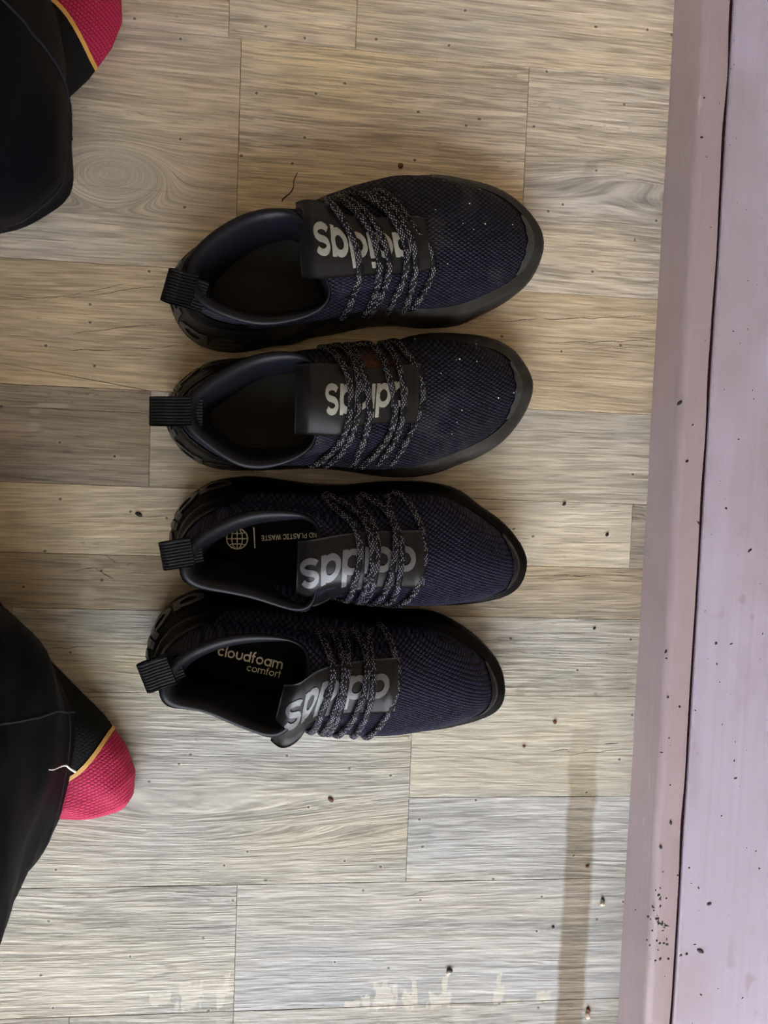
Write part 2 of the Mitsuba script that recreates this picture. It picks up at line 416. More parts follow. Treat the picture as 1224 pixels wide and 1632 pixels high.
def word(text, w=.26, gap=.10):
    x, out = 0, []
    for ch in text:
        g, adv = glyph(ch, w)
        if g is not None:
            out.append((ch, shapely.affinity.translate(g, x, 0)))
        x += adv + gap
    return out, x - gap


def extrude(shape, size=None, h=1.0):
    if size: shape = shape.simplify(.010)
    ms = [trimesh.creation.extrude_polygon(g, h, engine='earcut') for g in getattr(shape, 'geoms', [shape]) if g.area > 1e-9]
    m = trimesh.util.concatenate(ms)
    if size:
        v, f = trimesh.remesh.subdivide_to_size(m.vertices, m.faces, size, max_iter=12)
        m = trimesh.Trimesh(v, f, process=False)
    return m


# ------------------------------------------------------------------ materials of the shoes
RUST = at(588, 573, .076).tolist()


def knit(scale, yarn, base, spark):
    def lattice(p):
        x, y = p.x, p.y + .55 * p.z
        y = y + (noise(x * 22, y * 22) - .5) * .004
        a, b = (x * .80 + y * 1.35) / scale, (x * .80 - y * 1.35) / scale
        return a, b
    def height(p, n, uv):
        a, b = lattice(p)
        return dr.sqrt(dr.abs(dr.sin(a * math.pi) * dr.sin(b * math.pi)))
    def color(p, n, uv):
        k = height(p, n, uv)
        a, b = lattice(p)
        v = .75 + .5 * cell_rand(dr.floor(a), dr.floor(b))
        c = mix(mi.Color3f(*base), mi.Color3f(*yarn) * v, smoothstep(.25, .85, k))
        dust = smoothstep(.62, .85, fbm(p.x * 38, p.y * 38, 2.0, 3)) * spark
        c = mix(c, mi.Color3f(.22, .20, .17), dust)
        if spark:                                             # rusty dust under the cords of the second shoe
            r2 = dr.square((p.x - RUST[0]) / .020) + dr.square((p.y - RUST[1]) / .007)
            c = mix(c, mi.Color3f(.13, .055, .025), dr.exp(-r2) * (.35 + .5 * noise(p.x * 700, p.y * 700)))
        return c
    return height, color


h1, c1 = knit(.0040, (.0160, .0165, .034), (.002, .002, .003), .06)
bump('worn_knit', h1, .0016, base_color=mikit.proc(c1), roughness=.55, specular=.16, sheen=.06)
h2, c2 = knit(.0037, (.0190, .0190, .052), (.002, .002, .004), 0.0)
bump('new_knit', h2, .0016, base_color=mikit.proc(c2), roughness=.45, specular=.18, sheen=.06)
bsdf('worn_foam', base_color=mikit.proc(lambda p, n, uv: mix(mi.Color3f(.007, .007, .007), mi.Color3f(.055, .052, .044), smoothstep(.40, .8, fbm(p.x * 45, p.y * 45, p.z * 90, 4)) * .55 + .06)), roughness=.48, specular=.4)
bsdf('new_foam', base_color=rgb(.0028, .0028, .003), roughness=.42, specular=.10)
bsdf('worn_toe_rubber', base_color=rgb(.030, .032, .032), roughness=.35, specular=.4)
bsdf('new_toe_rubber', base_color=rgb(.005, .005, .006), roughness=.25, specular=.3)


def satin(p, n, uv):
    a = dr.abs(dr.sin((uv.x * 1.0 + uv.y * 1.4) * math.pi / .0013))
    return mix(mi.Color3f(.003, .003, .0033), mi.Color3f(.012, .012, .013), a)


bump('satin_band', lambda p, n, uv: dr.abs(dr.sin((uv.x * 1.0 + uv.y * 1.4) * math.pi / .0013)), .00012, base_color=mikit.proc(satin), roughness=.33, specular=.22)
bsdf('lining', base_color=rgb(.0055, .006, .009), roughness=.42, specular=.18, sheen=.12)
bsdf('black_insole', base_color=rgb(.003, .003, .003), roughness=.7, specular=.05)
bsdf('worn_insole', base_color=mikit.proc(lambda p, n, uv: mix(mi.Color3f(.008, .008, .007), mi.Color3f(.030, .028, .023), fbm(p.x * 18, p.y * 22, 1.0, 3))), roughness=.75, specular=.2)
bsdf('silver_print', base_color=rgb(.085, .085, .095), roughness=.35, specular=.5)
bsdf('worn_print', base_color=rgb(.24, .24, .21), roughness=.45, specular=.4)
bsdf('white_print', base_color=rgb(.62, .58, .50), roughness=.6)
bsdf('grey_emboss', base_color=rgb(.035, .035, .035), roughness=.35, specular=.5)
bsdf('panel_black', base_color=rgb(.0035, .0035, .004), roughness=.38, specular=.14)


def webbing(p, n, uv):
    return dr.abs(dr.sin(uv.y * math.pi / .0021))


bump('webbing', webbing, .0006, base_color=mikit.proc(lambda p, n, uv: mix(mi.Color3f(.002, .002, .0025), mi.Color3f(.012, .012, .014), webbing(p, n, uv))), roughness=.55, specular=.08)


def cord_height(p, n, uv):
    return dr.abs(dr.sin((uv.x / .0030 + uv.y * 7) * math.pi) * dr.sin((uv.x / .0030 - uv.y * 7) * math.pi))


def cord_color(dot):
    def fn(p, n, uv):
        a, b = uv.x / .0030 + uv.y * 7, uv.x / .0030 - uv.y * 7
        fa, fb = a - dr.floor(a) - .5, b - dr.floor(b) - .5
        k = dr.floor(a) + dr.floor(b)
        lit = smoothstep(.34, .20, dr.maximum(dr.abs(fa), dr.abs(fb))) * dr.select(cell_rand(dr.floor(a), dr.floor(b)) > .36, 1.0, 0.0)
        return mix(mi.Color3f(.005, .005, .0065), mi.Color3f(*dot), lit * .9)
    return fn


bump('worn_cord', cord_height, .0003, base_color=mikit.proc(cord_color((.19, .18, .195))), roughness=.5, specular=.12)
bump('new_cord', cord_height, .0003, base_color=mikit.proc(cord_color((.19, .19, .25))), roughness=.45, specular=.12)

# ------------------------------------------------------------------ the shoes
NH = 90                                                        # points along each half of a loop, heel to toe


def halves(P, toe, n=NH):
    """a closed loop starting at the heel, through its upper side to the toe and back: 2n points, n from heel to toe on each side"""
    P = np.asarray(P, float)
    q = spline(P, 1200, closed=True)
    it = int(np.argmin(np.linalg.norm(q[:, :2] - P[toe][:2], axis=1)))
    q2 = np.vstack([q, q[:1]])
    a, b = q2[:it + 1], q2[it:]

    def re(c, m):
        s = np.concatenate([[0], np.cumsum(np.linalg.norm(np.diff(c, axis=0), axis=1))])
        u = np.linspace(0, s[-1], m)
        return np.stack([np.interp(u, s, c[:, k]) for k in range(3)], 1)
    return re(a, n), re(b, n)[::-1]                             # both run heel -> toe


def warp(c, f):
    s = np.concatenate([[0], np.cumsum(np.linalg.norm(np.diff(c, axis=0), axis=1))])
    u = np.clip(f, 0, 1) * s[-1]
    return np.stack([np.interp(u, s, c[:, k]) for k in range(3)], 1)


def ring(a, b):
    return np.vstack([a, b[::-1][1:-1]])                       # heel..toe on one side, back along the other


def normals2(R):
    t = np.roll(R, -1, 0) - np.roll(R, 1, 0)
    n = np.stack([t[:, 1], -t[:, 0]], 1)
    n /= np.linalg.norm(n, axis=1, keepdims=True) + 1e-12
    c = R[:, :2].mean(0)
    if ((R[:, :2] - c) * n).sum() > 0: n = -n
    return n                                                    # inward


def smooth_ring(x, s=4):
    return ndimage.gaussian_filter1d(x, s, axis=0, mode='wrap')


def make_shoe(cfg):
    """one shoe, built at its own place from its outline, its opening and the paths of its cords"""
    t = thing('shoe', cfg['label'], 'shoe', cfg['group'])
    worn = cfg['worn']
    foam, knitm, cordm = ('worn_foam', 'worn_knit', 'worn_cord') if worn else ('new_foam', 'new_knit', 'new_cord')
    O = np.array(cfg['outline'], float) / 1000
    O = np.column_stack([O, np.zeros(len(O))])
    oa, ob = halves(O, cfg['toe'])
    out = ring(oa, ob)
    N = len(out)
    un = np.concatenate([np.linspace(0, 1, NH), np.linspace(1, 0, NH)[1:-1]])   # 0 heel, 1 toe
    side = np.concatenate([np.ones(NH), -np.ones(NH - 2)])
    ins = np.where(side > 0, np.interp(un, [0, .25, .5, .8, 1], cfg['in_up']), np.interp(un, [0, .25, .5, .8, 1], cfg['in_low'])) / 1000
    ins = ndimage.gaussian_filter1d(ins, 5, mode='wrap')
    n2 = normals2(out)
    zf = np.interp(un, [0, .15, .4, .75, .93, 1], [.040, .040, .034, .026, .027, .030])
    feather = np.column_stack([smooth_ring(out[:, :2] + n2 * ins[:, None], 3), zf])

    def row(inset, z):
        return np.column_stack([out[:, :2] + n2 * np.broadcast_to(inset, (N,))[:, None], np.broadcast_to(z, (N,))])
    spring = np.interp(un, [0, .06, .75, 1], [.004, 0, 0, .010])            # toe spring
    rows = [row(.016, spring), row(.007, spring), row(.003, spring + .002), row(.0008, spring + .006), row(0, np.minimum(spring + .013, zf - .006))]
    for k in np.linspace(.25, 1, 4):
        q = rows[4] * (1 - k) + feather * k
        q[:, 2] += .0022 * math.sin(k * math.pi)
        q[:, :2] -= n2 * (.0015 * math.sin(k * math.pi))
        rows.append(q)
    lip = feather.copy(); lip[:, :2] += n2 * .0022; lip[:, 2] += .0012
    rows += [lip, np.column_stack([lip[:, :2] + n2 * .003, lip[:, 2] - .010])]
    sole = loft(rows, cap0=True, cap1=False)
    sk = add('sole', sole, foam, t, smooth=40)
    # flex grooves / tread showing at the sole's side
    # --- upper
    C = crop(cfg['collar'], *cfg['c_at'])
    nC = len(C)
    zc = np.array(cfg['collar_z']) if 'collar_z' in cfg else None
    C3 = at(C[:, 0], C[:, 1], zc)
    ca, cb = halves(C3, cfg['front'])
    cmap = PchipInterpolator([0, .10, .22, .36, .50, 1], [0, .17, .42, .68, .86, 1])
    u0 = np.linspace(0, 1, NH)
    collar = ring(warp(ca, cmap(u0)), warp(cb, cmap(u0)))
    collar = smooth_ring(collar, 1.2)
    fo = lip.copy(); fo[:, 2] -= .002
    V = np.concatenate([np.linspace(0, .3, 16)[:-1], np.linspace(.3, 1, 30)])
    q = np.interp(un, [0, .25, .42, .6, .75, 1], [1.15, 1.3, 2.3, 2.4, 2.1, 2.0])
    bul = np.interp(un, [0, .2, .35, .5, .65, 1], [.003, .003, .007, .009, .007, .006])
    G = []
    for v in V:
        p = fo * (1 - v) + collar * v
        g = 1 - (1 - v) ** q
        p[:, 2] = fo[:, 2] + (collar[:, 2] - fo[:, 2]) * g
        p[:, :2] -= n2 * (bul * math.sin(min(v / .35, 1) * math.pi))[:, None] * (1 if v < .35 else 0)
        # slight hollow behind the toe box, creases where the worn pair bends
        p[:, 2] -= np.interp(un, [0, .5, .8, 1], [0, 0, .004, .005]) * math.exp(-((v - .55) / .2) ** 2)
        if worn:
            w = meshkit.fbm(np.column_stack([p[:, 0] * 38, p[:, 1] * 16, np.full(N, cfg['seed'])]), 3, 5) - .5
            p[:, 2] += w * .009 * math.sin(v * math.pi) * (un > .42)
        G.append(p)
    G = np.array(G)
    for i in range(len(G)): G[i] = smooth_ring(G[i], .8)
    upper = loft(G)
    add('upper', upper, knitm, t, smooth=True)
    # --- height map of the upper for everything that lies on it
    x0, y0 = out[:, 0].min() - .02, out[:, 1].min() - .02
    cs = .001
    nx, ny = int((out[:, 0].max() + .02 - x0) / cs), int((out[:, 1].max() + .02 - y0) / cs)
    HM = np.full((nx, ny), -1.0)
    fine = ndimage.zoom(np.concatenate([G, G[:, :1]], 1), (6, 3, 1), order=1)
    ix, iy = ((fine[..., 0] - x0) / cs).astype(int).ravel(), ((fine[..., 1] - y0) / cs).astype(int).ravel()
    np.maximum.at(HM, (np.clip(ix, 0, nx - 1), np.clip(iy, 0, ny - 1)), fine[..., 2].ravel())
    bad = HM < 0
    near = ndimage.distance_transform_edt(bad, return_distances=False, return_indices=True)
    dist = ndimage.distance_transform_edt(bad)
    filled = HM[tuple(near)]
    filled = ndimage.gaussian_filter(filled, 1.2)
    inopen = shapely.contains_xy(Polygon(collar[:, :2]), *np.meshgrid(x0 + (np.arange(nx) + .5) * cs, y0 + (np.arange(ny) + .5) * cs, indexing='ij'))
    surf = np.where((dist > 1.5) & ~inopen, 0.0, filled)

    def Sz(x, y, field=None):
        f = surf if field is None else field
        return ndimage.map_coordinates(f, [(np.asarray(x) - x0) / cs - .5, (np.asarray(y) - y0) / cs - .5], order=1, mode='nearest')

    def drop(pts, off, field=None):
        """the point of the upper (lifted by off) that each frame point sees"""
        pts = np.asarray(pts, float)
        zs = np.linspace(.13, .002, 257)
        A = at(pts[:, 0, None], pts[:, 1, None], zs[None])
        ok = zs[None] <= Sz(A[..., 0], A[..., 1], field) + off
        k = np.argmax(ok, 1)
        R_ = A[np.arange(len(pts)), k].copy()
        for i in np.where(~ok.any(1) | (R_[:, 2] < .02))[0]:       # past the edge of the shoe: the nearest place of its side
            p_ = at(pts[i, 0], pts[i, 1], .045)
            a_, b_ = int(np.clip((p_[0] - x0) / cs, 0, nx - 1)), int(np.clip((p_[1] - y0) / cs, 0, ny - 1))
            u_, v_ = near[0][a_, b_], near[1][a_, b_]
            R_[i] = (x0 + (u_ + .5) * cs, y0 + (v_ + .5) * cs, max(HM[u_, v_], .034) + off)
        return R_
    # --- collar lining: a padded roll, then down to the insole
    cn = normals2(collar)
    cn = smooth_ring(cn, 3); cn /= np.linalg.norm(cn, axis=1, keepdims=True)
    cf = smooth_ring(collar, 2)
    zi = .026
    fac = np.interp(un, [0, .08, .2, .32, .42, 1], [1.0, 1.0, 1.0, .75, .25, .2])
    L = []
    for (i, dz) in ((.0000, -.002), (-.0002, .0003), (.0008, .0018), (.0030, .0022), (.0058, .0008), (.0082, -.003), (.0102, -.009), (.0114, -.016)):
        L.append(np.column_stack([cf[:, :2] + cn * (i * fac)[:, None], cf[:, 2] + dz * np.maximum(fac, .5)]))
    base = L[-1]
    inner = feather.copy(); inner[:, :2] += n2 * .006; inner[:, 2] = zi
    bed = Polygon(inner[:, :2]).buffer(-.001)
    bottom = base.copy(); bottom[:, 2] = zi
    for i in range(len(bottom)):
        if not bed.contains(Point(bottom[i, :2])):
            bottom[i, :2] = bed.exterior.interpolate(bed.exterior.project(Point(bottom[i, :2]))).coords[0]
    for k in (.3, .6, 1.0):
        p = base * (1 - k) + bottom * k
        if k < 1: p[:, :2] += cn * (.0035 * (1 - abs(2 * k - .9)) * (np.linalg.norm(bottom[:, :2] - base[:, :2], axis=1) > 1e-6))[:, None]
        L.append(p)
    L = np.array(L)
    for i in range(2, len(L)): L[i] = smooth_ring(L[i], 2.0)
    add('collar_lining', loft(L), 'lining', t, smooth=True)
    # --- insole, longer than the opening
    inner = feather.copy(); inner[:, :2] += n2 * .006; inner[:, 2] = zi
    ik = add('insole', loft([inner * [1, 1, 0] + [0, 0, zi - .004], inner], cap0=True, cap1=True), 'worn_insole' if worn else 'black_insole', t, smooth=20)
    for (shape, mname) in cfg.get('prints', []):
        pm = extrude(shape, None, 1.0)
        v = pm.vertices
        A = at(v[:, 0], v[:, 1], zi)
        A[:, 2] += .0002 + .0004 * v[:, 2]
        add(mname, mesh(A, pm.faces), 'white_print', ik, smooth=False, label='white print')
    # --- heel counter panel
    hc = np.where((un < .30))[0]
    order = np.concatenate([hc[hc >= NH], hc[hc < NH]])
    cg = []
    for i, v in enumerate(V):
        if v > .62: break
        p = G[i][order].copy()
        p[:, :2] -= n2[order] * .0011
        lim = np.interp(un[order], [0, .22, .30], [.62, .40, .02])
        cg.append((v, p, lim))
    rowsC = []
    for s in np.linspace(0, 1, 16):
        pr = []
        for j in range(len(order)):
            vv = s * cg[0][2][j]
            k = np.interp(vv, [c[0] for c in cg], np.arange(len(cg)))
            a = int(min(math.floor(k), len(cg) - 2)); f = k - a
            pr.append(cg[a][1][j] * (1 - f) + cg[a + 1][1][j] * f)
        rowsC.append(pr)
    add('heel_counter', mesh(np.array(rowsC), grid_faces(16, len(order))), 'panel_black', t, smooth=True, label='smooth black heel panel')
    # --- toe guard
    tg = np.where((un > .90))[0]
    rowsT = []
    for s in np.linspace(0, 1, 7):
        pr = []
        for j in tg:
            lim = .075 * math.sqrt(max(0, 1 - ((1 - un[j]) / .101) ** 2)) * (1.0 + (.08 * math.sin(j * 1.7) if worn else 0))
            k = np.interp(s * lim, V, np.arange(len(V)))
            a = int(min(math.floor(k), len(V) - 2)); f = k - a
            q_ = G[a][j] * (1 - f) + G[a + 1][j] * f
            pr.append(q_ + np.array([-n2[j, 0], -n2[j, 1], .6]) * (.0014 * math.sin(min(1, s * 1.0 + .0) * math.pi * .5 + .9)))
        rowsT.append(pr)
    add('toe_guard', mesh(np.array(rowsT), grid_faces(7, len(tg))), 'worn_toe_rubber' if worn else 'new_toe_rubber', t, smooth=True, label='glossy rubber toe guard')
    # --- raised letters round the sole at the heel
    lets, width = word('adidas', .24, .10)
    arc_s = np.concatenate([[0], np.cumsum(np.linalg.norm(np.diff(out[:, :2], axis=0), axis=1))])
    total = arc_s[-1]
    span = .150
    lo, hi = rows[4], feather
    for ch, g in lets:
        gm = extrude(g, .20, .4)
        v = gm.vertices
        s = (1 - v[:, 0] / width) * span - span / 2 + cfg.get('heel_shift', 0)   # + on the upper side: text starts there
        s = np.where(s < 0, s + total, s)
        k = np.interp(s, arc_s, np.arange(N))
        f = np.clip(.22 + v[:, 1] / 1.38 * .58, 0, 1)
        ia = np.floor(k).astype(int) % N; ib = (ia + 1) % N; fr_ = (k - np.floor(k))[:, None]
        pl = lo[ia] * (1 - fr_) + lo[ib] * fr_
        ph = hi[ia] * (1 - fr_) + hi[ib] * fr_
        nn = n2[ia]
        P_ = pl * (1 - f[:, None]) + ph * f[:, None]
        off = .0015 * np.sin(f * np.pi) + .0004 + .0016 * v[:, 2]
        P_[:, :2] -= nn * off[:, None]
        P_[:, 2] += .0022 * np.sin(f * np.pi) + .0016 * v[:, 2]
        add('letter', mesh(P_, gm.faces), 'grey_emboss', sk, smooth=False)
    # --- band along the instep with its lettering
    E = cfg['l_at']
    topE, lowE = spline(crop(cfg['band_top'], *E), 60), spline(crop(cfg['band_low'], *E), 60)
    tt = np.linspace(0, 1, 25)
    PX = topE[:, None] * (1 - tt[None, :, None]) + lowE[:, None] * tt[None, :, None]
    i0 = 15
    D = drop(PX[i0:].reshape(-1, 2), .0030).reshape(60 - i0, 25, 3)
    Zb = np.zeros((60, 25))
    Zb[i0:] = np.maximum(D[..., 2], .052)
    xs = np.arange(60) / 59
    rise, curl = cfg.get('rise', .010), cfg.get('curl', .016)
    zedge = Zb[i0].copy()
    sl = (Zb[i0] - Zb[i0 + 8]).mean() / 8
    for i in range(i0):
        d = (i0 - i)
        Zb[i] = zedge + min(max(sl, 0), .0006) * d - curl * max(0, (d - 7) / 8.) ** 2.2
    Zb = ndimage.gaussian_filter(Zb, (1.5, 1.5), mode='nearest')
    e = np.arange(60) / 59
    Zb[-6:] += (np.linspace(0, 1, 6) * np.array([0, .4, .9, 1, .7, .1]))[:, None] * .0018
    B = at(PX[..., 0], PX[..., 1], Zb)
    sm, bn = solid(B, .0014)
    ln = np.concatenate([[0], np.cumsum(np.linalg.norm(np.diff(B[:, 12], axis=0), axis=1))])
    wd = np.linalg.norm(B[30, -1] - B[30, 0])
    uvb = np.stack(np.broadcast_arrays(ln[:, None], (tt * wd)[None]), -1).reshape(-1, 2)
    band = add('instep_band', sm, 'satin_band', t, smooth=True, uv=np.vstack([uvb, uvb]), label='black satin band')
    spl = [RectBivariateSpline(xs, tt, B[..., k], s=0) for k in range(3)]
    spn = [RectBivariateSpline(xs, tt, bn[..., k], s=0) for k in range(3)]
    lets, width = word('adidas', cfg.get('stroke', .30), .085)
    s0, s1 = cfg['text_s']
    tb, tx = cfg['text_t']
    for ch, g in lets:
        gm = extrude(g, .17, .4)
        v = gm.vertices
        a = s1 - (s1 - s0) * v[:, 0] / width
        b = tb + tx * v[:, 1]
        P_ = np.stack([k.ev(a, b) for k in spl], 1)
        N_ = np.stack([k.ev(a, b) for k in spn], 1)
        P_ += N_ * (.0003 + .0010 * v[:, 2])[:, None]
        add('letter', mesh(P_, gm.faces), 'worn_print' if worn else 'silver_print', band, smooth=False)
    # --- the field with the band on it, for the cords
    field = surf.copy()
    fb = ndimage.zoom(B, (8, 8, 1), order=1)
    ix, iy = ((fb[..., 0] - x0) / cs).astype(int).ravel(), ((fb[..., 1] - y0) / cs).astype(int).ravel()
    okk = (ix >= 0) & (iy >= 0) & (ix < nx) & (iy < ny)
    np.maximum.at(field, (ix[okk], iy[okk]), fb[..., 2].ravel()[okk])
    for path, under in cfg['cords']:
        pp = spline(crop(path, *E), 70)
        fld = surf if under else field
        A = drop(pp, .0016 if not under else .0008, fld)
        z = A[:, 2]
        n_ = len(z)
        zz = ndimage.gaussian_filter1d(ndimage.maximum_filter1d(z, 5), 2.5, mode='nearest')
        fade = np.minimum(1, np.minimum(np.arange(n_), n_ - 1 - np.arange(n_)) / 6.0)
        zz = zz + .0008 * fade - .004 * (1 - fade)
        A = np.column_stack([ndimage.gaussian_filter1d(A[:, :2], 2.0, axis=0, mode='nearest'), np.maximum(zz, .022)])
        A = spline(A, 80)
        cm, cuv = tube(A, .00235, 10, flat=.8)
        add('lace', cm, cordm, t, smooth=True, uv=cuv)
    # --- heel pull tab: a loop of webbing
    hx = cfg['tab']
    tx0, ty0, tx1, ty1, half, droop = hx['root'][0], hx['root'][1], hx['tip'][0], hx['tip'][1], hx['half'], hx.get('z', (.074, .072))
    zr, zt = droop
    a, b = at(tx0, ty0, zr), at(tx1, ty1, zt)
    ax = b - a; ax /= np.linalg.norm(ax)
    sd = np.cross([0, 0, 1], ax); sd /= np.linalg.norm(sd)
    upv = np.cross(ax, sd)
    Lh = np.linalg.norm(b - a)
    prof = [(-.012, .004)] + [(x, .0036 + .0016 * math.sin(x / Lh * math.pi)) for x in np.linspace(0, Lh - .004, 10)]
    prof += [(Lh - .004 + .004 * math.sin(w), .0038 * math.cos(w)) for w in np.linspace(.2, math.pi - .2, 9)]
    prof += [(x, -.0036) for x in np.linspace(Lh - .004, 0, 8)] + [(-.012, -.010)]
    prof = np.array(prof)
    ws = np.linspace(-half, half, 9)
    TG = a + prof[:, None, :1] * ax + prof[:, None, 1:] * upv + ws[None, :, None] * sd
    sm, _ = solid(TG, .0012)
    pl = np.concatenate([[0], np.cumsum(np.linalg.norm(np.diff(prof, axis=0), axis=1))])
    uvt = np.stack(np.broadcast_arrays(pl[:, None], ws[None] + half), -1).reshape(-1, 2)
    add('pull_tab', sm, 'webbing', t, smooth=True, uv=np.vstack([uvt, uvt]), label='black ribbed heel pull tab')
    # --- lint on the toe
    if worn:
        ms = []
        r_ = np.random.default_rng(cfg['seed'])
        pts = np.array(cfg['lint'])
        A = drop(crop(pts, *E), .0005)
        for p_ in A:
            s_ = trimesh.creation.icosphere(1, r_.uniform(.0003, .0006))
            s_.apply_scale([1, 1, .5]); s_.apply_translation(p_)
            ms.append(s_)
        add('lint', trimesh.util.concatenate(ms), 'white_print', t, smooth=True, kind='stuff', label='white lint specks')
    return t


Z1 = lambda n: None
def zc(c, heel, side_, frontz, front):
    """heights of the opening: high at the heel, low at the ankles, high at the front"""
    n = len(c)
    i = np.arange(n)
    u = np.where(i <= front, i / front, (n - i) / (n - front))
    return np.interp(u, [0, .15, .35, .6, .85, 1], [heel, heel - .003, side_ + .004, side_, (side_ + frontz) / 2, frontz])


def place(shape, ox, oy, sx, sy, deg):
    """lettering laid on an insole: scaled and turned in the frame, y down"""
    s = shapely.affinity.scale(shape, sx, -sy, origin=(0, 0))
    s = shapely.affinity.rotate(s, deg, origin=(0, 0))
    return shapely.affinity.translate(s, ox, oy)


def flat_text(text, h):
    m_ = meshkit.text_mesh(text, h, .001, bold=True)
    return m_


cf1, cf2 = word('cloudfoam', .22, .12)[0], word('comfort', .18, .14)[0]
p4 = [(place(unary_union([g for _, g in cf1]), 346, 1044, 11.6, 12.4, 12.5), 'cloudfoam_print'), (place(unary_union([g for _, g in cf2]), 392.5, 1068.5, 8.0, 8.2, 12.0), 'comfort_print')]
globe = [Point(0, 0).buffer(1.0, 32).difference(Point(0, 0).buffer(.90, 32))]
ln_ = lambda q: LineString(q).buffer(.045, cap_style='flat')
globe += [ln_([(0, -1), (0, 1)]), ln_(arcpts(0, 0, .48, .95, 0, 360, 40)), ln_([(-.95, 0), (.95, 0)]), ln_(arcpts(0, -1.5, 1.6, 1.02, 60, 120, 16)), ln_(arcpts(0, 1.5, 1.6, 1.02, 240, 300, 16))]
p3 = [(place(unary_union(globe).intersection(Point(0, 0).buffer(1.0, 32)), 378, 858.5, 17.5, 17.0, 0), 'globe_print'), (place(sbox(-1, -16.5, 1, 16.5), 405.5, 857, 1, 1, -3), 'bar_print')]


def caps(text, h, sx):
    """condensed capitals from the lettering helper, as a shape"""
    m_ = meshkit.text_mesh(text, h, .1 * h)
    up = m_.face_normals[:, 2] > .9
    polys = [Polygon(m_.vertices[f][:, :2]) for f in m_.faces[up]]
    s = unary_union([p.buffer(.004 * h) for p in polys])
    return shapely.affinity.scale(s, sx, 1, origin=(0, 0))


tw = caps('END PLASTIC WASTE', 8.2, .80)
wx0, wy0, wx1, wy1 = tw.bounds
tw = shapely.affinity.translate(tw, -wx1, -wy0)
p3.append((place(shapely.affinity.translate(tw, 0, 0), 416.5, 853.5, 1.0, 1.0, 176.5), 'slogan_print'))

